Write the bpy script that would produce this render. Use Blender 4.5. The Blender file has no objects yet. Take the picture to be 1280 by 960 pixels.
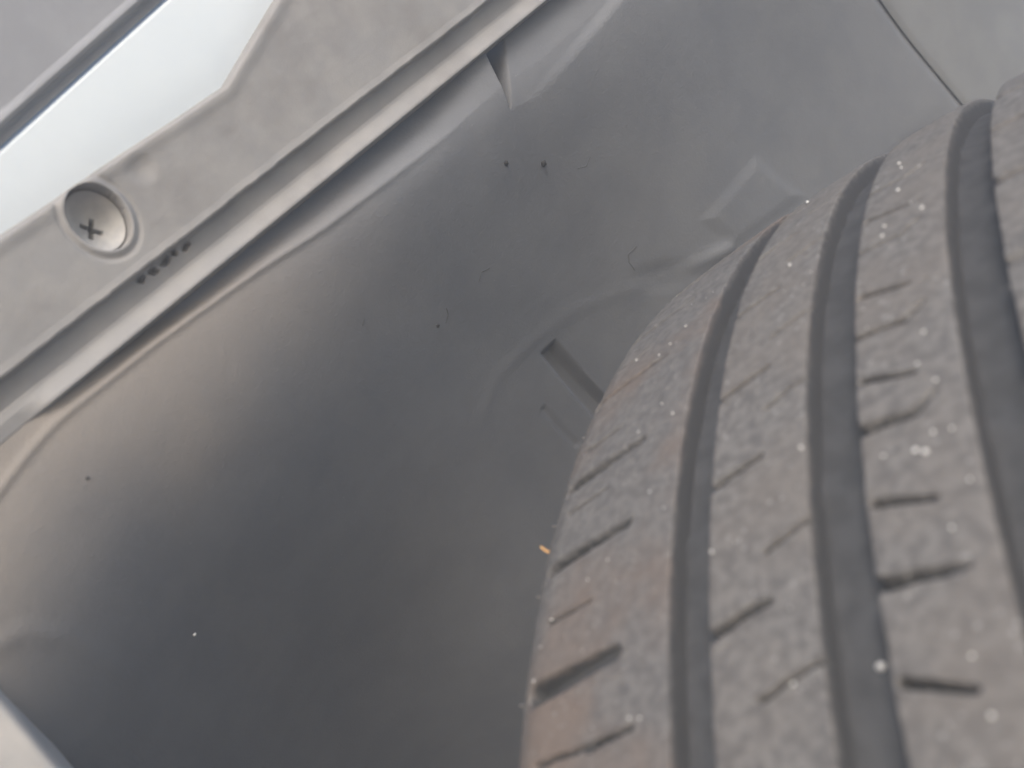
import bpy, math, random
import numpy as np
from mathutils import Matrix, Vector

random.seed(7)
rng = np.random.RandomState(11)
SC = bpy.context.scene
COL = SC.collection


def nrm(v):
    v = np.array(v, float)
    return v / np.linalg.norm(v)


# ------------------------------------------------------------------ frames
# survey frame: x right, y forward, z up of the phone; turned so that the axle is level
AX = nrm([0.70525925, -0.58269793, 0.40382238])          # wheel axle
WC = np.array([0.2810877, 0.32545354, -0.18979607])      # wheel centre
E1 = nrm([-0.50567092, -0.81268882, -0.28954067])
E2 = nrm(np.cross(AX, E1))
if E2[2] < 0:
    E2 = -E2
UP = nrm(np.array([0, 0, 1.0]) - AX * AX[2])
FW = nrm(np.array([0, 1.0, 0]) - UP * UP[1])
RT = np.cross(FW, UP)
RM = np.array([RT, FW, UP])
CAMH = 0.4874


def W(p):
    p = np.asarray(p, float)
    return p @ RM.T + np.array([0, 0, CAMH])


def D(v):
    return np.asarray(v, float) @ RM.T


# ------------------------------------------------------------------ camera
cam = bpy.data.cameras.new('camera')
cam.sensor_width = 36.0
cam.lens = 36.0 * 1300 / 1280
cam.clip_start = 0.01
cam.clip_end = 500
cam.dof.use_dof = True
cam.dof.focus_distance = 0.40
cam.dof.aperture_fstop = 11.5
co = bpy.data.objects.new('camera', cam)
COL.objects.link(co)
bx_, by_, bz_ = D([1, 0, 0]), D([0, 0, 1]), D([0, -1, 0])
co.matrix_world = Matrix(((bx_[0], by_[0], bz_[0], 0), (bx_[1], by_[1], bz_[1], 0), (bx_[2], by_[2], bz_[2], CAMH), (0, 0, 0, 1)))
SC.camera = co

# ------------------------------------------------------------------ light
SUN = nrm(D(nrm([-0.25, -0.75, 0.62])))                  # towards the sun
world = bpy.data.worlds.new('World')
SC.world = world
world.use_nodes = True
wn = world.node_tree.nodes
wl = world.node_tree.links
sky = wn.new('ShaderNodeTexSky')
sky.sky_type = 'NISHITA'
sky.sun_disc = False
sky.sun_elevation = math.asin(SUN[2])
sky.sun_rotation = math.atan2(SUN[0], SUN[1])
sky.dust_density = 1.5
sky.air_density = 1.0
bg = wn['Background']
bg.inputs['Strength'].default_value = 0.15
wl.new(sky.outputs['Color'], bg.inputs['Color'])
sl = bpy.data.lights.new('sun', 'SUN')
sl.energy = 1.85
sl.angle = math.radians(25)
sl.color = (1.0, 0.93, 0.85)
so = bpy.data.objects.new('sun', sl)
COL.objects.link(so)
so.rotation_euler = Vector(SUN).to_track_quat('Z', 'Y').to_euler()
SC.view_settings.view_transform = 'Standard'
SC.view_settings.look = 'None'
SC.view_settings.gamma = 1.0
SC.view_settings.use_curve_mapping = False
SC.view_settings.exposure = 0.90
SC.cycles.max_bounces = 8
SC.cycles.diffuse_bounces = 5


# ------------------------------------------------------------------ materials
def mat(name, c1, c2, scale=60.0, rough=0.6, bump=0.0, bscale=900.0, spec=0.4, detail=6.0,
        dust=None, dscale=25.0, dlo=0.45, dhi=0.7, dfac=0.8, spots=None, coat=0.0, stretch=None, bdist=0.0006, clean_or_sunlit=None):
    m = bpy.data.materials.new(name)
    m.use_nodes = True
    nt = m.node_tree
    n, l = nt.nodes, nt.links
    b = n['Principled BSDF']
    b.inputs['Roughness'].default_value = rough
    b.inputs['Specular IOR Level'].default_value = spec
    b.inputs['Coat Weight'].default_value = coat
    b.inputs['Coat Roughness'].default_value = 0.08
    tc = n.new('ShaderNodeTexCoord')
    vec = tc.outputs['Object']
    if stretch:
        mp = n.new('ShaderNodeMapping')
        mp.inputs['Scale'].default_value = stretch
        l.new(vec, mp.inputs['Vector'])
        vec = mp.outputs['Vector']

    def noise(sc, det=detail, ro=0.55):
        t = n.new('ShaderNodeTexNoise')
        t.inputs['Scale'].default_value = sc
        t.inputs['Detail'].default_value = det
        t.inputs['Roughness'].default_value = ro
        l.new(vec, t.inputs['Vector'])
        return t.outputs['Fac']

    def ramp(src, lo, hi):
        r = n.new('ShaderNodeMapRange')
        r.inputs['From Min'].default_value = lo
        r.inputs['From Max'].default_value = hi
        r.interpolation_type = 'SMOOTHSTEP'
        l.new(src, r.inputs['Value'])
        return r.outputs['Result']

    def mix(f, a, c):
        x = n.new('ShaderNodeMix')
        x.data_type = 'RGBA'
        if isinstance(f, float):
            x.inputs[0].default_value = f
        else:
            l.new(f, x.inputs[0])
        for k_, v_ in ((6, a), (7, c)):
            if isinstance(v_, tuple):
                x.inputs[k_].default_value = (*v_, 1)
            else:
                l.new(v_, x.inputs[k_])
        return x.outputs[2]

    colr = mix(ramp(noise(scale), 0.36, 0.64), c1, c2)
    if dust:
        f = ramp(noise(dscale, 4), dlo, dhi)
        mm = n.new('ShaderNodeMath')
        mm.operation = 'MULTIPLY'
        mm.inputs[1].default_value = dfac
        l.new(f, mm.inputs[0])
        colr = mix(mm.outputs[0], colr, dust)
    if spots:
        sc_, thr, sc_col = spots
        v = n.new('ShaderNodeTexVoronoi')
        v.inputs['Scale'].default_value = sc_
        l.new(vec, v.inputs['Vector'])
        inv = ramp(v.outputs['Distance'], thr, thr * 0.5)
        g = ramp(noise(sc_ * 0.31, 2), 0.52, 0.62)
        mm = n.new('ShaderNodeMath')
        mm.operation = 'MULTIPLY'
        l.new(inv, mm.inputs[0])
        l.new(g, mm.inputs[1])
        colr = mix(mm.outputs[0], colr, sc_col)
    if clean_or_sunlit:
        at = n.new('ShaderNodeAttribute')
        at.attribute_name = 'clean_or_sunlit'
        colr = mix(at.outputs['Fac'], colr, clean_or_sunlit)
    l.new(colr, b.inputs['Base Color'])
    if bump > 0:
        bp = n.new('ShaderNodeBump')
        bp.inputs['Strength'].default_value = bump
        bp.inputs['Distance'].default_value = bdist
        l.new(noise(bscale, 8, 0.65), bp.inputs['Height'])
        l.new(bp.outputs['Normal'], b.inputs['Normal'])
    return m


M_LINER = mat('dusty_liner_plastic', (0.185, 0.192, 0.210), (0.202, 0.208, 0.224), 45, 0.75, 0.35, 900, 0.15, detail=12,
              dust=(0.228, 0.232, 0.242), dscale=16, dfac=0.35, spots=(420, 0.10, (0.32, 0.32, 0.32)), clean_or_sunlit=(0.325, 0.288, 0.255))  # last colour is the painted sunlit beige along the crease
M_LINER2 = mat('dusty_liner_plastic_glare', (0.22, 0.225, 0.235), (0.24, 0.245, 0.25), 45, 0.75, 0.35, 900, 0.15, detail=12,
               dust=(0.27, 0.275, 0.283), dscale=16, dfac=0.4)  # same liner plastic, painted paler for the glare at the upper right
M_TRIM = mat('weathered_grey_trim_plastic', (0.30, 0.295, 0.297), (0.335, 0.325, 0.32), 70, 0.55, 0.2, 1500, 0.4,
             dust=(0.235, 0.225, 0.222), dscale=38, dlo=0.44, dhi=0.72, dfac=0.65)
M_SILL = mat('weathered_pale_trim_plastic', (0.48, 0.47, 0.46), (0.56, 0.54, 0.52), 70, 0.5, 0.2, 1500, 0.4)
M_WHITE = mat('white_car_paint', (0.68, 0.74, 0.785), (0.71, 0.765, 0.805), 20, 0.42, 0.0, coat=0.15)
M_MOULD = mat('grey_moulding_plastic', (0.25, 0.255, 0.275), (0.29, 0.295, 0.315), 40, 0.5, 0.15, 1500)
M_GAP = mat('dark_rubber_seal', (0.05, 0.05, 0.06), (0.07, 0.07, 0.08), 80, 0.6)
M_SCUFF = mat('dark_scuff', (0.085, 0.087, 0.092), (0.10, 0.102, 0.107), 80, 0.8)
M_SCREW = mat('plated_screw_head', (0.42, 0.42, 0.43), (0.50, 0.495, 0.49), 200, 0.6, 0.1, 1500, 0.2)
M_SCREW.node_tree.nodes['Principled BSDF'].inputs['Metallic'].default_value = 0.0
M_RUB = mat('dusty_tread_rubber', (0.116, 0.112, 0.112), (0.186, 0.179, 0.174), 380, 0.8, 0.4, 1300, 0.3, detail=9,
            dust=(0.172, 0.155, 0.142), dscale=30, dlo=0.38, dhi=0.72, dfac=0.6, spots=(430, 0.30, (0.27, 0.265, 0.26)), bdist=0.0006, clean_or_sunlit=(0.068, 0.069, 0.074))
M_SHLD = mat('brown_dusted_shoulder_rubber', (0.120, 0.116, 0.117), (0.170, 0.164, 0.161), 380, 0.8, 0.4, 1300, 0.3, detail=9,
             dust=(0.180, 0.138, 0.115), dscale=24, dlo=0.40, dhi=0.68, dfac=0.75, spots=(480, 0.27, (0.235, 0.225, 0.215)), bdist=0.0006, clean_or_sunlit=(0.068, 0.069, 0.074))
M_GROOVE = mat('groove_floor_rubber', (0.055, 0.056, 0.060), (0.072, 0.073, 0.078), 160, 0.8, 0.3, 900, 0.3)
M_SIDE = mat('sidewall_rubber', (0.05, 0.05, 0.052), (0.07, 0.07, 0.072), 120, 0.7, 0.2, 600, 0.3)
M_ALLOY = mat('silver_alloy', (0.45, 0.46, 0.47), (0.5, 0.5, 0.51), 60, 0.35)
M_GRIT = mat('pale_grit', (0.62, 0.61, 0.59), (0.82, 0.81, 0.79), 400, 0.5)
M_STRAW = mat('orange_straw', (0.55, 0.30, 0.12), (0.65, 0.40, 0.18), 900, 0.7)
M_MUD = mat('dark_mud', (0.03, 0.03, 0.032), (0.05, 0.048, 0.05), 900, 0.9)
M_BOUNCE = mat('pale_bounce_ground', (0.15, 0.157, 0.17), (0.19, 0.197, 0.21), 90, 0.9, 0.6, 300, 0.2)  # unseen ground, made pale to bounce fill light onto the liner


# ------------------------------------------------------------------ helpers
def link(name, verts, faces, material, parent=None, smooth=True):
    me = bpy.data.meshes.new(name)
    verts = np.asarray(verts, np.float32)
    me.vertices.add(len(verts))
    me.vertices.foreach_set('co', verts.ravel())
    faces = np.asarray(faces, np.int32)
    k_ = faces.shape[1]
    me.loops.add(faces.size)
    me.loops.foreach_set('vertex_index', faces.ravel())
    me.polygons.add(len(faces))
    me.polygons.foreach_set('loop_start', np.arange(0, faces.size, k_, dtype=np.int32))
    me.polygons.foreach_set('loop_total', np.full(len(faces), k_, np.int32))
    me.update(calc_edges=True)
    me.validate()
    if smooth:
        me.polygons.foreach_set('use_smooth', np.ones(len(me.polygons), bool))
    me.materials.append(material)
    o = bpy.data.objects.new(name, me)
    COL.objects.link(o)
    if parent is not None:
        o.parent = parent
    return o


def grid_faces(nr, nc, wrap=False):
    i = np.arange(nr - 1)[:, None]
    j = np.arange(nc if wrap else nc - 1)[None, :]
    j2 = (j + 1) % nc
    f = np.stack([i * nc + j, i * nc + j2, (i + 1) * nc + j2, (i + 1) * nc + j], -1)
    return f.reshape(-1, 4)


def thing(name, label, cat, loc, group=None):
    o = bpy.data.objects.new(name, None)
    o.empty_display_size = 0.05
    COL.objects.link(o)
    o.location = loc
    o['label'] = label
    o['category'] = cat
    if group:
        o['group'] = group
    return o


def ss(a_, b_, x):
    q = np.clip((x - a_) / (b_ - a_), 0, 1)
    return q * q * (3 - 2 * q)


_tab = rng.rand(256, 256)


def vnoise(x, y):
    xi = np.floor(x).astype(int)
    yi = np.floor(y).astype(int)
    fx, fy = x - xi, y - yi
    fx, fy = fx * fx * (3 - 2 * fx), fy * fy * (3 - 2 * fy)
    g = lambda a_, b_: _tab[a_ % 256, b_ % 256]
    return (g(xi, yi) * (1 - fx) + g(xi + 1, yi) * fx) * (1 - fy) + (g(xi, yi + 1) * (1 - fx) + g(xi + 1, yi + 1) * fx) * fy - 0.5


def fbm(x, y, o=4):
    r = 0
    a_ = 1.0
    for k_ in range(o):
        r = r + a_ * vnoise(x * 2 ** k_ + 17.3 * k_, y * 2 ** k_ + 5.1 * k_)
        a_ *= 0.5
    return r


def seg_d(x, y, p, q):
    p, q = np.array(p, float), np.array(q, float)
    d = q - p
    L = d @ d
    tt = np.clip(((x - p[0]) * d[0] + (y - p[1]) * d[1]) / L, 0, 1)
    return np.hypot(x - p[0] - tt * d[0], y - p[1] - tt * d[1]), tt


def poly_d(x, y, pts):
    best = None
    lam = None
    n = len(pts) - 1
    for i in range(n):
        d, tt = seg_d(x, y, pts[i], pts[i + 1])
        if best is None:
            best, lam = d, (i + tt) / n
        else:
            w_ = d < best
            lam = np.where(w_, (i + tt) / n, lam)
            best = np.minimum(best, d)
    return best, lam


def quad_sd(x, y, pts):
    """signed distance (negative inside) of a convex polygon"""
    c = np.mean(pts, 0)
    r = None
    for i in range(len(pts)):
        p, q = np.array(pts[i], float), np.array(pts[(i + 1) % len(pts)], float)
        d = q - p
        nn = np.array([d[1], -d[0]]) / np.hypot(*d)
        if nn @ (c - p) > 0:
            nn = -nn
        s_ = (x - p[0]) * nn[0] + (y - p[1]) * nn[1]
        r = s_ if r is None else np.maximum(r, s_)
    return r


# ------------------------------------------------------------------ ground
gv = [(-1.5, -1.3, 0), (1.5, -1.3, 0), (1.5, 1.7, 0), (-1.5, 1.7, 0)]
g = link('ground', gv, [(0, 1, 2, 3)], M_BOUNCE)
g['kind'] = 'structure'

# ------------------------------------------------------------------ car body: wheel arch
# arch frame: T runs along the lower edge of the trim, MM square to it towards the wheel, K into the car
def ray(x, y):
    return np.array([x, 1.0, y])


A0 = np.array([-0.13292308, 0.27, -0.0162])
T = nrm([0.5904168, 0.48387192, 0.64596902])
K = nrm([-0.55459059, 0.82470558, -0.11086023])
MM = nrm([0.5863764, 0.2927946, -0.75527084])
ORG = W(A0)

car = thing('car_body', 'white car fender with weathered grey wheel arch trim, screw and dusty black liner', 'car', tuple(ORG))


def P(s, w, h):
    s, w, h = np.broadcast_arrays(s, w, h)
    return D(s[..., None] * T + w[..., None] * MM + h[..., None] * K)


SUNLIT_SW = []


def field(name, ss_, ws_, fn, material, parent, mask=None):
    S, Wd = np.meshgrid(ss_, ws_, indexing='ij')
    H = fn(S, Wd)
    v = P(S, Wd, H).reshape(-1, 3)
    f = grid_faces(len(ss_), len(ws_))
    if mask is not None:
        mk = mask(S, Wd).ravel()
        f = f[mk[f].all(1)]
        used = np.unique(f)
        re = np.full(len(v), -1)
        re[used] = np.arange(len(used))
        v, f = v[used], re[f]
        SUNLIT_SW[:] = [S.ravel()[used], Wd.ravel()[used]]
    return link(name, v, f, material, parent)


# --- liner -----------------------------------------------------------------
CS = [-.3, -.05, -.0067, .0046, .0157, .0288, .0463, .0636, .0916, .114, .1403, .1767, .1974, .2081, .22, .2297, .2619, .30, .36, .9]
CW = [.085, .022, .0084, .0059, .0042, .0046, .0048, .0059, .0081, .0108, .0123, .0140, .0135, .0135, .0140, .0150, .0150, .0125, .006, .004]
XS = np.linspace(0, .8, 801)
SLP = np.interp(XS, [0, .006, .022, .042, .07, .14, .19, .8], [-.12, .02, .30, .58, .80, .84, .72, .3])
SLU = np.interp(XS, [0, .010, .03, .06, .13, .18, .8], [.08, .40, .58, .60, .42, .27, .2])
BU = np.concatenate([[0], np.cumsum((SLU[1:] + SLU[:-1]) / 2 * np.diff(XS))])
BS = np.concatenate([[0], np.cumsum((SLP[1:] + SLP[:-1]) / 2 * np.diff(XS))])


def crease(s):
    r = 0
    for d in (-.004, -.002, 0, .002, .004):
        r = r + np.interp(s + d, CS, CW) / 5
    return r


def hbase(s, w):
    c = crease(s)
    x = w - c
    up = ss(.035, .15, s)
    xp = np.maximum(x, 0)
    b = (np.interp(xp, XS, BS) * (1 - up) + np.interp(xp, XS, BU) * up) * (1 - .5 * ss(.15, .34, s) - .32 * ss(.34, .55, s)) + .003
    vd = (.0004 + .0062 * ss(.014, .07, s)) * (1 - .9 * ss(.165, .215, s))
    v = .003 + vd * np.clip(-x / np.maximum(c, .003), 0, 1.6)
    h = np.where(x > 0, b, v)
    return h + .12 * ss(.17, .30, w) * ss(.14, .30, s) * (1 - ss(.40, .5, s))


PAD = [(.2876, .1203), (.3001, .1413), (.3536, .1515), (.3325, .1182)]
SLOT = [(.1846, .1118), (.1923, .1120), (.2127, .1737), (.2020, .1729)]
RIDGE = [(.1412, .1166), (.1493, .1091), (.1594, .1035), (.1713, .1031), (.1888, .1044), (.2077, .1080), (.2382, .1197), (.2648, .1313), (.2941, .1409)]


def seam_x(s, w):
    return s - (.4602 + (w - .1013) * .334)


def hliner(s, w):
    h = hbase(s, w)
    c = crease(s)
    # sharp bright crest of the fold, fading towards the arch crown
    amp = .0008 * (1 - ss(.10, .20, s))
    d = np.abs(w - c)
    h = h - amp * np.exp(-(d / .0014) ** 2)
    # folded notch by the trim edge
    n0, tp = np.array([.2120, .0005]), np.array([.2068, .0214])
    dv = tp - n0
    L = np.hypot(*dv)
    dn = np.array([-dv[1], dv[0]]) / L
    if dn[0] < 0:
        dn = -dn
    lam = ((s - n0[0]) * dv[0] + (w - n0[1]) * dv[1]) / L ** 2
    dr = (s - n0[0]) * dn[0] + (w - n0[1]) * dn[1]
    c0, c1 = np.array([.2200, .0262]), np.array([.2980, .0165])
    cd = (c1 - c0) / np.hypot(*(c1 - c0))
    up_ = -((s - c0[0]) * -cd[1] + (w - c0[1]) * cd[0])
    stp = ss(-.0004, .0006, dr)
    lm_ = np.clip(1 - lam, 0, 1.3)
    h = h + .0020 * lm_ ** .8 * stp * ss(-.001, .0045, up_) * (1 - ss(.29, .33, s))
    h = h + .016 * ss(0, .06, lm_) * stp * ss(0, .5, 1 - dr / (.011 * lm_ + .0004))
    # raised mounting pad
    q = quad_sd(s, w, PAD)
    h = h - .0009 * (1 - ss(-.0045, .0035, q))
    # shallow slanted recess beside it
    a_, b_ = s - .2559, w - .1268
    q = np.hypot((a_ * .85 + b_ * .53) / .016, (-a_ * .53 + b_ * .85) / .0055)
    h = h + .0009 * (1 - ss(.2, 1.6, q))
    # ridge that curves round the boss
    d, l2 = poly_d(s, w, RIDGE)
    h = h - (.0003 + .0011 * ss(.84, 1.0, l2)) * np.exp(-(d / .0036) ** 2) * ss(0, .12, l2)
    # slot and the thin line beside it
    q = quad_sd(s, w, SLOT)
    h = h + .0042 * (1 - ss(-.0022, .0014, q))
    d, l2 = seg_d(s, w, (.1748, .1334), (.1827, .1597))
    h = h + .0007 * np.exp(-(d / .0015) ** 2)
    # faint arc low at the left
    d, l2 = poly_d(s, w, [(-.0331, .0387), (-.0272, .0409), (-.0210, .0500), (-.0176, .0651), (-.0154, .0801)])
    h = h - .0006 * np.exp(-(d / .003) ** 2) * (1 - .6 * l2)
    # overlap of the two liner panels
    x = seam_x(s, w)
    h = h + .0030 * ss(.0, .003, x) + .0016 * np.exp(-((x + .0008) / .0028) ** 2)
    # slight waviness of thin plastic
    h = h + .0012 * fbm(s * 18 + 3, w * 18 + 9, 2) + .00005 * fbm(s * 400, w * 400, 3)
    return h


sa = np.unique(np.concatenate([np.linspace(-.32, -.1, 40), np.linspace(-.1, .37, 560), np.linspace(.201, .228, 100), np.linspace(.37, .56, 130), np.linspace(.56, .85, 60)]))
wa = np.unique(np.concatenate([np.linspace(-.006, .04, 84), np.linspace(.04, .2, 200), np.linspace(.2, .55, 90)]))
def sunlit_band(o, s, w):  # paints a warm sunlit band into the liner colour beside the crease
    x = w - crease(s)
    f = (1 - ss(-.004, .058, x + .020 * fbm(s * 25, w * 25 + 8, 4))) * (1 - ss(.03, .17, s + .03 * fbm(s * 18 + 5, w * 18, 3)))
    at = o.data.attributes.new('clean_or_sunlit', 'FLOAT', 'POINT')
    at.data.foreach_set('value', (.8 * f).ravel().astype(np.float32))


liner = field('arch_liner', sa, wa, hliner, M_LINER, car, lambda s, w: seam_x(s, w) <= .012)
sunlit_band(liner, *SUNLIT_SW)
xa = np.unique(np.concatenate([np.linspace(0, .004, 14), np.linspace(.004, .36, 120)]))
Xg, Wg = np.meshgrid(xa, wa, indexing='ij')
Sg = Xg + .4602 + (Wg - .1013) * .334
Hg = hliner(Sg, Wg) - .0030 * ss(.0, .003, Xg) - .0016 * np.exp(-((Xg + .0008) / .0028) ** 2) - .0016 * ss(-.003, .0045, Xg) + .0010
liner2 = link('liner_panel', P(Sg, Wg, Hg).reshape(-1, 3), grid_faces(len(xa), len(wa)), M_LINER2, car)
liner2['label'] = 'second liner panel, painted slightly paler for lens glare, beyond the overlap seam at the arch crown'


# --- trim ------------------------------------------------------------------
TQ = [-.0012, -.0006, -.0001, .0004, .0012, .0030, .0054, .0064, .0116, .0121, .0125, .0129, .0135, .0143, .0156, .030, .0425, .06]
TG = [-.0070, -.0040, -.0006, .0002, .0001, -.0010, -.0025, -.0027, -.0013, -.0009, .0006, .0019, .0023, .0022, .0021, .0030, .0036, .0038]


def qtop(s):
    return np.where(s < .116, .0435 - .012 * np.clip(s, -.2, .116) * 1.6, .0413 + (s - .116) * .36)


SCR = (.0597, .0310)
HOLES = [(.0585, .0110, .0013), (.0628, .0107, .0016), (.0674, .0108, .0020), (.0712, .0111, .0008), (.0752, .0106, .0017)]


def gtrim(s, w):
    q = -w
    jit = .00028 * fbm(s * 260, s * 0 + 3.3, 4) + .0004 * fbm(s * 35, s * 0 + 7.7, 2)
    qq = q - jit * ss(.009, .012, q) * (1 - ss(.014, .02, q))
    g_ = np.interp(qq, TQ, TG)
    # the ridge dies out at its lower end
    rf = ss(.008, .021, s)
    low = np.interp(q, [-.0012, .0005, .004, .0075], [-.0036, -.0026, -.0019, -.0024])
    g_ = np.where(q < .0062, low + (g_ - low) * rf, g_)
    # scuffs and waviness
    g_ = g_ + .00022 * fbm(s * 50, q * 50, 3) * ss(.012, .016, q) + .00007 * fbm(s * 180, q * 320 + 5, 3)
    # rounded top border, then down under the painted panel
    e = qtop(s) - q + .0003 * fbm(s * 40 + 40, q * 0, 2)
    g_ = g_ + .0005 * np.exp(-((e - .0030) / .0022) ** 2)
    g_ = g_ - .0085 * (1 - ss(-.0016, .0022, e))
    # screw recess with a raised collar
    r = np.hypot((s - SCR[0]) / .80, (q - SCR[1])) * 1.05
    g_ = g_ + .0005 * np.exp(-((r - .0108) / .0011) ** 2)
    g_ = g_ - .0004 * np.exp(-((r - .0131) / .0009) ** 2)
    g_ = np.where(r < .0104, g_ - .0170 * (1 - ss(.0097, .0104, r)), g_)
    # shallow dimple next to the screw
    r = np.hypot((s - .0785), (q - .0350))
    g_ = g_ - .0007 * np.exp(-(r / .0034) ** 2) + .0001 * np.exp(-((r - .0052) / .0016) ** 2)
    # ragged clip slots in the channel
    for hs, hq, hl in HOLES:
        a_ = np.abs(s - hs + .0006 * vnoise(q * 900, s * 900)) / hl
        b_ = np.abs(q - hq + .0008 * vnoise(s * 700, q * 300)) / .0010
        g_ = g_ - .0028 * (1 - ss(.5, 1.25, np.hypot(a_, b_) + .5 * vnoise(s * 1500, q * 1500)))
    return g_


sa = np.unique(np.concatenate([np.linspace(-.30, -.02, 120), np.linspace(-.02, .13, 430), np.linspace(.13, .30, 260), np.linspace(.30, .80, 200)]))
qa = np.unique(np.concatenate([np.linspace(-.0012, .018, 90), np.linspace(.018, .06, 100), np.linspace(.06, .24, 60)]))
trim = field('arch_trim', sa, -qa[::-1], lambda s, w: -gtrim(s, w), M_TRIM, car, lambda s, w: -w < qtop(s) + .003)

# --- screw: dished nylon head with a cross recess -----------------------------
nr, na = 40, 96
rr = np.linspace(0, .0103, nr)
an = np.linspace(0, 2 * np.pi, na, endpoint=False)
RR, AN = np.meshgrid(rr, an, indexing='ij')
xs, ys = RR * np.cos(AN), RR * np.sin(AN)
yy, xx = np.meshgrid(np.linspace(-.0104, .0104, 131), np.linspace(-.0104, .0104, 131), indexing='ij')
rad = np.hypot(xx, yy)
hh = -.0052 + .0052 * (rad / .0096) ** 2.0
ca, sa_ = math.cos(math.radians(38)), math.sin(math.radians(38))
cx, cy = xx - (-.0012), yy - (-.0010)
ux, uy = cx * ca + cy * sa_, -cx * sa_ + cy * ca
arm = np.minimum(np.maximum(np.abs(ux) / .0034, np.abs(uy) / .00072), np.maximum(np.abs(uy) / .0034, np.abs(ux) / .00072))
hh = hh - .0050 * (1 - ss(.85, 1.1, arm))
vv = P(SCR[0] + xx * .77, -(SCR[1] + yy * .96), -(-.0016 + hh)).reshape(-1, 3)
ff = grid_faces(131, 131)
keep = (rad.ravel() < .0097)[ff].all(1)
screw = link('screw', vv, ff[keep], M_SCREW, trim)
screw['label'] = 'dished round screw head with a dark cross recess'

# --- painted fender panel and moulding -----------------------------------------
def qmould(s):
    return .0600 + .1435 * (s - .0528)


def gwhite(s, w):
    q = -w
    x = q - .042
    g_ = .0006 + .0014 * (1 - np.exp(-np.maximum(q - qtop(s) + .001, 0) / .006)) - .9 * np.maximum(x, 0) ** 2
    e = qmould(s) - q
    return g_ - .004 * (1 - ss(-.0004, .0016, e))


ea = np.concatenate([np.linspace(-.0012, .012, 40), np.linspace(.0125, .04, 30)])
sa = np.linspace(-.30, .80, 560)
Sg, Eg = np.meshgrid(sa, np.linspace(0, 1, 70), indexing='ij')
lo_ = qtop(Sg) - .0012
hi_ = np.maximum(qmould(Sg) + .0008, lo_ + .004)
Qg = lo_ + (hi_ - lo_) * Eg
fen = link('painted_fender', P(Sg, -Qg, -gwhite(Sg, -Qg)).reshape(-1, 3), grid_faces(len(sa), 70), M_WHITE, car)


def gmould(s, w):
    q = -w
    e = q - qmould(s)
    x = np.maximum(q - .042, 0)
    base = .0030 - .9 * x ** 2
    g_ = np.interp(e, [0, .0022, .0030, .0040, .0050, .0062, .05], [-.0022, -.0016, .0006, .0012, .0009, -.0004, -.0010])
    return base + g_


qa = np.unique(np.concatenate([np.linspace(.0, .012, 60), np.linspace(.012, .20, 60)]))
Sg, Eg = np.meshgrid(sa, qa, indexing='ij')
Qg = qmould(Sg) + Eg
mould = link('side_moulding', P(Sg, -Qg, -gmould(Sg, -Qg)).reshape(-1, 3), grid_faces(len(sa), len(qa)), M_MOULD, car)

# --- pale lower leg of the trim, bottom left -----------------------------------
a1, a2 = np.array([-.0419, .0475]), np.array([-.0447, .0720])
dd = (a2 - a1) / np.hypot(*(a2 - a1))
nn2 = np.array([-1.0, dd[0] / dd[1] * 1.0])
nn2 = np.array([-dd[1], dd[0]])
la = np.linspace(-.06, .25, 140)
ea = np.linspace(-.003, .07, 90)
Lg, Eg = np.meshgrid(la, ea, indexing='ij')
Gs = np.interp(Eg, [-.003, -.0012, 0, .0008, .0016, .0030, .012, .07], [-.020, -.006, -.0006, .0008, .0013, .0012, .0014, .0030]) + .0005 * fbm(Lg * 90, Eg * 90, 3)
Sx = a1[0] + dd[0] * Lg + nn2[0] * Eg
Wx = a1[1] + dd[1] * Lg + nn2[1] * Eg
sill = link('lower_trim', P(Sx, Wx, -Gs + .001).reshape(-1, 3), grid_faces(140, 90), M_SILL, car)
sill['label'] = 'pale rounded lower leg of the arch trim'

# ------------------------------------------------------------------ wheel
R = .31
wheel = thing('wheel', 'car wheel with dusty worn grooved tyre, turned out under the arch', 'wheel', (0, 0, 0))
c_, a_, b_, d_ = W(WC), D(AX), D(E1), D(E2)
if np.dot(np.cross(a_, b_), d_) < 0:
    a_flip = True
wheel.matrix_world = Matrix(((a_[0], b_[0], d_[0], c_[0]), (a_[1], b_[1], d_[1], c_[1]), (a_[2], b_[2], d_[2], c_[2]), (0, 0, 0, 1)))
# local axes: x along the axle, y/z the plane of rotation
GD = .0068
GR = [(-.0488, -.0394), (-.0147, -.0041), (.0179, .0277), (.0510, .0604)]
TH_FINE = np.radians(np.concatenate([np.arange(34, 100, .055), np.arange(100, 393, 2.0)]))
TH = np.radians(np.concatenate([np.arange(34, 100, .2), np.arange(100, 393, 2.0)]))
NT = len(TH)
random.seed(3)


def prof(u):
    r = R - u * u / 1.2
    x = np.clip((np.abs(u) - .086) / .018, 0, 1)
    return r - .009 * x ** 2.2


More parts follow.
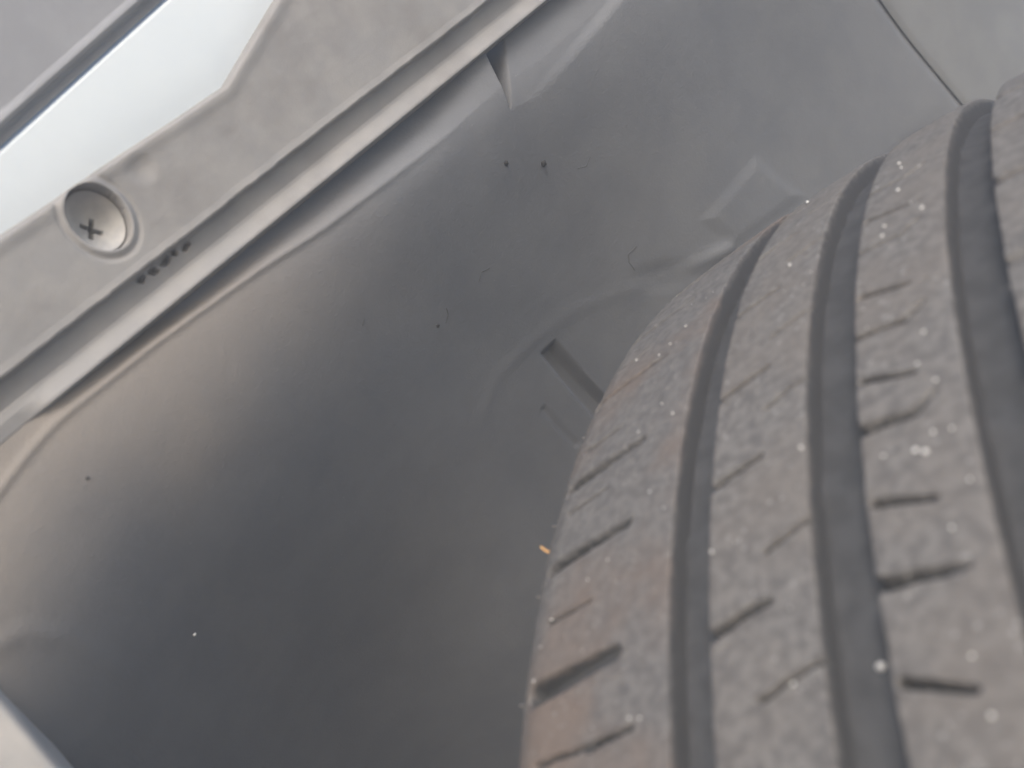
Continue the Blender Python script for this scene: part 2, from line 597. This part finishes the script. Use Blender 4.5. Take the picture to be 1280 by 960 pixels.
def sipes(rib):
    """(u0, th0, u1, th1, half width, depth) for each cut across a rib"""
    out = []
    jt = lambda s_: random.uniform(-s_, s_)
    if rib == 0:
        for th in (41, 47, 53.06, 59.2, 64.2, 71.0, 77.6, 84):
            big = {53.06: .0026, 59.2: .0017, 64.2: .0019, 71.0: .0014}.get(th, .0017)
            out.append((-.0905, th, -.0640 + jt(.001), th + .25, big, .0036 if th < 60 else .0030))
        for th in (43.8, 49.95, 56.2, 62.3, 66.6, 74, 80.5):
            out.append((-.0875, th, -.0735 if th != 49.95 else -.0590, th + .1, .0007, .0018))
        out.append((-.0711, 49.84, -.0587, 50.15, .0008, .0025))
    if rib == 1:
        for th in (40.2, 46.4, 52.5, 58.9, 64.0, 70.3, 76.5, 82.5):
            out.append((-.0400, th - .1, -.0262 + jt(.001), th + .5, .0012 if th < 55 else .0010, .0042))
        for th in (43.4, 49.65, 54.9, 61.9, 66.6, 73.3, 79.4):
            out.append((-.0285 if th < 51 else -.0250, th, -.0150, th + .7, .0006, .0028))
    if rib == 2:
        for th in (40, 46.1, 52.2, 58.4, 63.35, 69.6, 75.9):
            out.append((-.0050, th + .1, .0074, th - .15, .0013 if th < 60 else .0009, .0042))
            out.append((.0074, th - .15, .0116, th - .2 if th < 55 else th + .5, .0009, .0014))
        for th in (43, 49.0, 55.2, 60.8, 66.0, 72.6):
            out.append((-.0020, th, .0086, th - .65, .0008, .0036))
    if rib == 3:
        for th in (40, 46, 52, 58.2, 64, 70, 76, 82):
            out.append((.0262, th, .0390, th - .2, .0012, .004))
            out.append((.0390, th + 3, .0500, th + 2.6, .0008, .003))
    if rib == 4:
        for th in (41, 47, 53, 59, 65, 71, 77, 83):
            out.append((.0905, th, .0650, th, .0018, .0034))
            out.append((.0875, th + 3, .0735, th + 3, .0007, .002))
    return out


def rib_mesh(idx, ul, ur):
    outer_l, outer_r = idx == 0, idx == 4
    cols = np.unique(np.concatenate([np.linspace(ul, ur, int((ur - ul) / .00058) + 1), np.linspace(ul, ul + .0014, 8), np.linspace(ur - .0014, ur, 8)]))
    pad = np.array([.0007, .0003])
    U = cols
    th_ = TH_FINE if idx < 3 else TH
    TG_, UG = np.meshgrid(th_, U, indexing='ij')
    fine = (TG_ < math.radians(99.9))
    arc = TG_ * R
    # uneven groove edges
    eL = .00018 * fbm(arc * 130 + idx * 31, UG * 0 + idx, 4)
    eR = .00018 * fbm(arc * 130 + idx * 57, UG * 0 + idx + 9, 4)
    dep = np.zeros_like(UG)
    if not outer_l:
        x = UG - ul + eL * fine
        dep += GD * (1 - ss(-.0001, .0007, x)) + .0002 * np.exp(-(np.maximum(x, 0) / .0018) ** 2)
    if not outer_r:
        x = ur - UG + eR * fine
        dep += GD * (1 - ss(-.0001, .0007, x)) + .0002 * np.exp(-(np.maximum(x, 0) / .0018) ** 2)
    for (u0, t0, u1, t1, hw, dp) in sipes(idx):
        y0, y1 = math.radians(t0) * R, math.radians(t1) * R
        band = np.abs(arc[:, 0] - (y0 + y1) / 2) < abs(y1 - y0) / 2 + .012
        if not band.any():
            continue
        wob = .0005 * fbm(UG[band] * 210 + t0, arc[band] * 0 + t1, 3)
        d, lam = seg_d(UG[band], arc[band] + wob, (u0, y0), (u1, y1))
        taper = 1 - .55 * lam
        k_ = 1 - ss(.85, 1.15, d / (1.15 * hw * (1 - .35 * lam)))
        dep[band] = np.maximum(dep[band], 1.5 * dp * taper * k_) - .0001 * np.exp(-((d - hw * 1.9) / .0009) ** 2)
    n1 = fbm(UG * 95 + 50, arc * 62 + idx * 3, 4)
    n2 = fbm(UG * 520, arc * 420 + idx * 8, 3)
    n3 = vnoise(UG * 760 + 3, arc * 620)
    rough = .00007 * n1 + .00004 * n2 + .0002 * ss(.30, .48, n3) - .0004 * ss(.34, .48, -n3) * (n1 < 0.0)
    # wear grain drawn out across the outer shoulder
    if outer_l:
        rough = rough + .0003 * fbm(UG * 60, arc * 420, 3) * ss(math.radians(58), math.radians(70), TG_)
    RRad = prof(UG) - dep + rough * fine
    v = np.stack([UG, RRad * np.cos(TG_), RRad * np.sin(TG_)], -1).reshape(-1, 3)
    f = grid_faces(len(U), len(th_), True)
    v = np.stack([UG.T, (RRad * np.cos(TG_)).T, (RRad * np.sin(TG_)).T], -1).reshape(-1, 3)
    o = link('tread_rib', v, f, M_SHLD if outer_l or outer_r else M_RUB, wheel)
    at = o.data.attributes.new('clean_or_sunlit', 'FLOAT', 'POINT')
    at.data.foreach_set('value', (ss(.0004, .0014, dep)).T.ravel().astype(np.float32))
    return o


edges = [(-.104, GR[0][0])] + [(GR[i][1], GR[i + 1][0]) for i in range(3)] + [(GR[3][1], .104)]
ribs = []
for i, (ul, ur) in enumerate(edges):
    ribs.append(rib_mesh(i, ul, ur))
ribs[0]['label'] = 'outer shoulder rib with reddish dust and wide slanting cuts'

# groove floors: one ring each
for i, (ul, ur) in enumerate(GR):
    U = np.linspace(ul - .0012, ur + .0012, 18)
    UG, TG_ = np.meshgrid(U, TH, indexing='ij')
    fine = TG_ < math.radians(99.9)
    cen = (ul + ur) / 2
    RG = prof(UG) - GD + .0004 + .0007 * (np.abs(UG - cen) / .005) ** 2 + fine * (.00035 * fbm(UG * 200, TG_ * R * 60 + i * 7, 4))
    # wear bars
    for th in (57.3, 79, 36):
        RG = RG + .0006 * np.exp(-((TG_ - math.radians(th)) * R / .004) ** 4)
    v = np.stack([UG, RG * np.cos(TG_), RG * np.sin(TG_)], -1).reshape(-1, 3)
    link('groove_floor', v, grid_faces(len(U), NT, True), M_GROOVE, wheel)

# sidewalls and rim
TS = np.radians(np.arange(0, 360, 2.0))
for sgn in (-1, 1):
    pu = np.array([.104, .107, .111, .112, .109, .103, .098])
    pr = np.array([prof(np.array(.104)) + .0003, .286, .268, .25, .232, .216, .208])
    UG, TG_ = np.meshgrid(pu * sgn, TS, indexing='ij')
    RG = np.repeat(pr[:, None], len(TS), 1)
    v = np.stack([UG, RG * np.cos(TG_), RG * np.sin(TG_)], -1).reshape(-1, 3)
    link('sidewall', v, grid_faces(len(pu), len(TS), True), M_SIDE, wheel)
pu = np.array([-.098, -.09, -.07, .07, .075, .09, .098, .095, .080, .06, .055, .05])
pr = np.array([.212, .206, .19, .185, .195, .205, .212, .203, .19, .12, .05, .001])
UG, TG_ = np.meshgrid(pu, TS, indexing='ij')
RG = np.repeat(pr[:, None], len(TS), 1)
link('rim', np.stack([UG, RG * np.cos(TG_), RG * np.sin(TG_)], -1).reshape(-1, 3), grid_faces(len(pu), len(TS), True), M_ALLOY, wheel)

# ------------------------------------------------------------------ grit on the tread
ICO = None


def blob(center, r, squash=1.0, seed=0):
    """low lumpy stone, 12 to 20 triangles"""
    ph = (1 + 5 ** .5) / 2
    v = np.array([(-1, ph, 0), (1, ph, 0), (-1, -ph, 0), (1, -ph, 0), (0, -1, ph), (0, 1, ph), (0, -1, -ph), (0, 1, -ph), (ph, 0, -1), (ph, 0, 1), (-ph, 0, -1), (-ph, 0, 1)]) / 1.9
    f = [(0, 11, 5), (0, 5, 1), (0, 1, 7), (0, 7, 10), (0, 10, 11), (1, 5, 9), (5, 11, 4), (11, 10, 2), (10, 7, 6), (7, 1, 8), (3, 9, 4), (3, 4, 2), (3, 2, 6), (3, 6, 8), (3, 8, 9), (4, 9, 5), (2, 4, 11), (6, 2, 10), (8, 6, 7), (9, 8, 1)]
    rs = np.random.RandomState(seed)
    v = v * (1 + .3 * (rs.rand(12, 1) - .5)) * r * (1 + .35 * (rs.rand(1, 3) - .5))
    return v + center, np.array(f)


GL = [(.0068, 56.65, .9), (.0085, 56.44, 1.1), (-.0212, 49.88, .75), (.0038, 78.71, .8), (.0056, 74.37, .8), (.005, 77.64, .6), (-.031, 84.15, .9),
      (.0124, 70.88, .9), (.0027, 70.18, .7), (.0031, 71.01, .6), (-.0238, 72.59, .9), (-.06, 73.45, .8), (-.0641, 72.4, .7), (-.0676, 71.91, .6),
      (-.0797, 73.66, .7), (-.0588, 66.38, .7), (-.0539, 65.04, .8), (-.0658, 65.27, .6), (-.0574, 60.56, .6), (-.0521, 59.18, .5), (-.0379, 55.88, .6),
      (-.0565, 50.36, .8), (.0112, 61.99, .6), (.0093, 60.48, .5), (.0123, 59.34, .6), (.0104, 57.12, .6), (.0137, 56.97, .6),
      (.0008, 56.93, .6), (.015, 54.78, .5), (-.0161, 58.86, .7), (.0106, 53.33, .6), (.0095, 49.27, .6),
      (.0103, 47.56, .7), (-.0688, 57.94, .6), (-.075, 57.43, .5), (-.0867, 56.31, .7), (-.09, 55.26, .6), (-.0916, 53.8, .7), (-.0593, 50.49, .7)]
rs = np.random.RandomState(5)
for i in range(50):
    while True:
        u = rs.uniform(-.09, .05)
        if not any(a_ - .001 < u < b_ + .001 for a_, b_ in GR):
            break
    GL.append((u, rs.uniform(44, 84), rs.uniform(.15, .34)))
vs, fs, n0 = [], [], 0
for i, (u, th, k_) in enumerate(GL):
    r = prof(np.array(u)) + .0001
    t_ = math.radians(th)
    v, f = blob(np.array([u, r * math.cos(t_), r * math.sin(t_)]), (.00045 if u < -.045 else .00060) * k_, seed=i)
    vs.append(v)
    fs.append(f + n0)
    n0 += len(v)
t_ = math.radians(50.19)
r = float(prof(np.array(-.008))) - GD + .0008
v, f = blob(np.array([-.008, r * math.cos(t_), r * math.sin(t_)]), .0008, seed=901)
vs.append(v)
fs.append(f + n0)
grit = link('road_grit', np.concatenate(vs), np.concatenate(fs), M_GRIT, wheel, smooth=False)
grit['kind'] = 'stuff'


def wloc(u, th, dr=0.0):
    t_ = math.radians(th)
    r = float(prof(np.array(u))) + dr
    return np.array([u, r * math.cos(t_), r * math.sin(t_)])


def tube(p0, p1, r0, r1, bend, n=6, seg=6):
    p0, p1 = np.array(p0), np.array(p1)
    ax = nrm(p1 - p0)
    s1 = nrm(np.cross(ax, [.3, .9, .2]))
    s2 = np.cross(ax, s1)
    vs_ = []
    for i in range(seg + 1):
        q = i / seg
        c = p0 * (1 - q) + p1 * q + s1 * bend * math.sin(math.pi * q)
        rr_ = r0 * (1 - q) + r1 * q
        for j in range(n):
            a__ = 2 * math.pi * j / n
            vs_.append(c + rr_ * (math.cos(a__) * s1 + math.sin(a__) * s2))
    return np.array(vs_), grid_faces(seg + 1, n, True)


# rubber moulding whiskers on the shoulder edge
for u, th in ((-.0985, 59.0), (-.0985, 63.4), (-.0985, 53.4), (-.0985, 70.4)):
    p0 = wloc(u, th, -.0006)
    p1 = p0 + np.array([-.0016, .0003, .0006])
    v, f = tube(p0, p1, .00045, .00025, .0003)
    link('moulding_whisker', v, f, M_RUB, wheel)

# orange straw bit clinging to the shoulder
MWH = np.array(wheel.matrix_world)


def to_world(p):
    return np.asarray(p) @ MWH[:3, :3].T + MWH[:3, 3]


p0 = to_world(wloc(-.0975, 61.35, .0002))
p1 = to_world(wloc(-.0975, 61.35, .0002) + np.array([-.0016, -.0002, .0022]))
v, f = tube(p0 - p0, p1 - p0, .00045, .00035, .0002)
st = link('straw_fragment', v, f, M_STRAW)
st.location = tuple(p0)
st['label'] = 'tiny orange bit of straw stuck on the tyre shoulder edge'
st['category'] = 'straw'

# ------------------------------------------------------------------ flecks of mud on the liner
def on_liner(s, w):
    return W(A0) + P(np.array(s), np.array(w), hliner(np.array([s]), np.array([w]))[0])


for (s, w, r, lab) in ((.1957, .0361, .0012, 'left of the pair of dark mud specks on the liner below the folded notch'),
                       (.2134, .0466, .0013, 'right of the pair of dark mud specks on the liner below the folded notch'),
                       (.1407, .0662, .0008, 'small lone dark mud speck at the middle of the grey liner'),
                       (.0107, .0213, .0006, 'tiny dark mud speck on the sunlit end of the liner beside the crease')):
    p = on_liner(s, w)
    v, f = blob(np.zeros(3), r, seed=int(s * 1e4))
    o = link('mud_speck', v, f, M_MUD, smooth=False)
    o.location = tuple(p)
    o['label'] = lab
    o['category'] = 'mud'
    o['group'] = 'mud specks stuck to the liner'
p = on_liner(.0075, .0849)
v, f = blob(np.zeros(3), .0007, seed=77)
o = link('grit_grain', v, f, M_GRIT, smooth=False)
o.location = tuple(p)
o['label'] = 'single pale grain of grit on the dark lower part of the liner'
o['category'] = 'grit'

# fine dark scuffs and hairs on the liner
for pts in ([(.2472, .1053), (.2419, .1055), (.2409, .1088), (.2424, .1138)], [(.2296, .0585), (.2345, .0605), (.2379, .0585)],
            [(.1471, .0634), (.1469, .0659), (.1445, .0679)], [(.1723, .0638), (.1681, .0627), (.1653, .0648)], [(.1122, .0431), (.1103, .0447)]):
    vs_, fs_, n0 = [], [], 0
    for p, q in zip(pts[:-1], pts[1:]):
        a__, b__ = on_liner(*p) - ORG, on_liner(*q) - ORG
        v, f = tube(a__, b__, .00016, .00016, .0001, 5, 4)
        vs_.append(v)
        fs_.append(f + n0)
        n0 += len(v)
    link('scuff_mark', np.concatenate(vs_), np.concatenate(fs_), M_SCUFF, liner)

# ------------------------------------------------------------------ added volume: a milky veil standing in for lens glare
hv = [(x, y, z) for x in (-1.6, 1.6) for y in (-1.4, 1.8) for z in (-1.0, 1.35)]
hf = [(0, 1, 3, 2), (4, 6, 7, 5), (0, 4, 5, 1), (2, 3, 7, 6), (0, 2, 6, 4), (1, 5, 7, 3)]
hm = bpy.data.materials.new('glare_haze')
hm.use_nodes = True
hn = hm.node_tree.nodes
hn.remove(hn['Principled BSDF'])
pv = hn.new('ShaderNodeVolumePrincipled')
pv.inputs['Color'].default_value = (0.84, 0.90, 1.0, 1)
pv.inputs['Density'].default_value = 0.28
hm.node_tree.links.new(pv.outputs['Volume'], hn['Material Output'].inputs['Volume'])
hz = link('glare_haze', hv, hf, hm, smooth=False)
hz['kind'] = 'stuff'
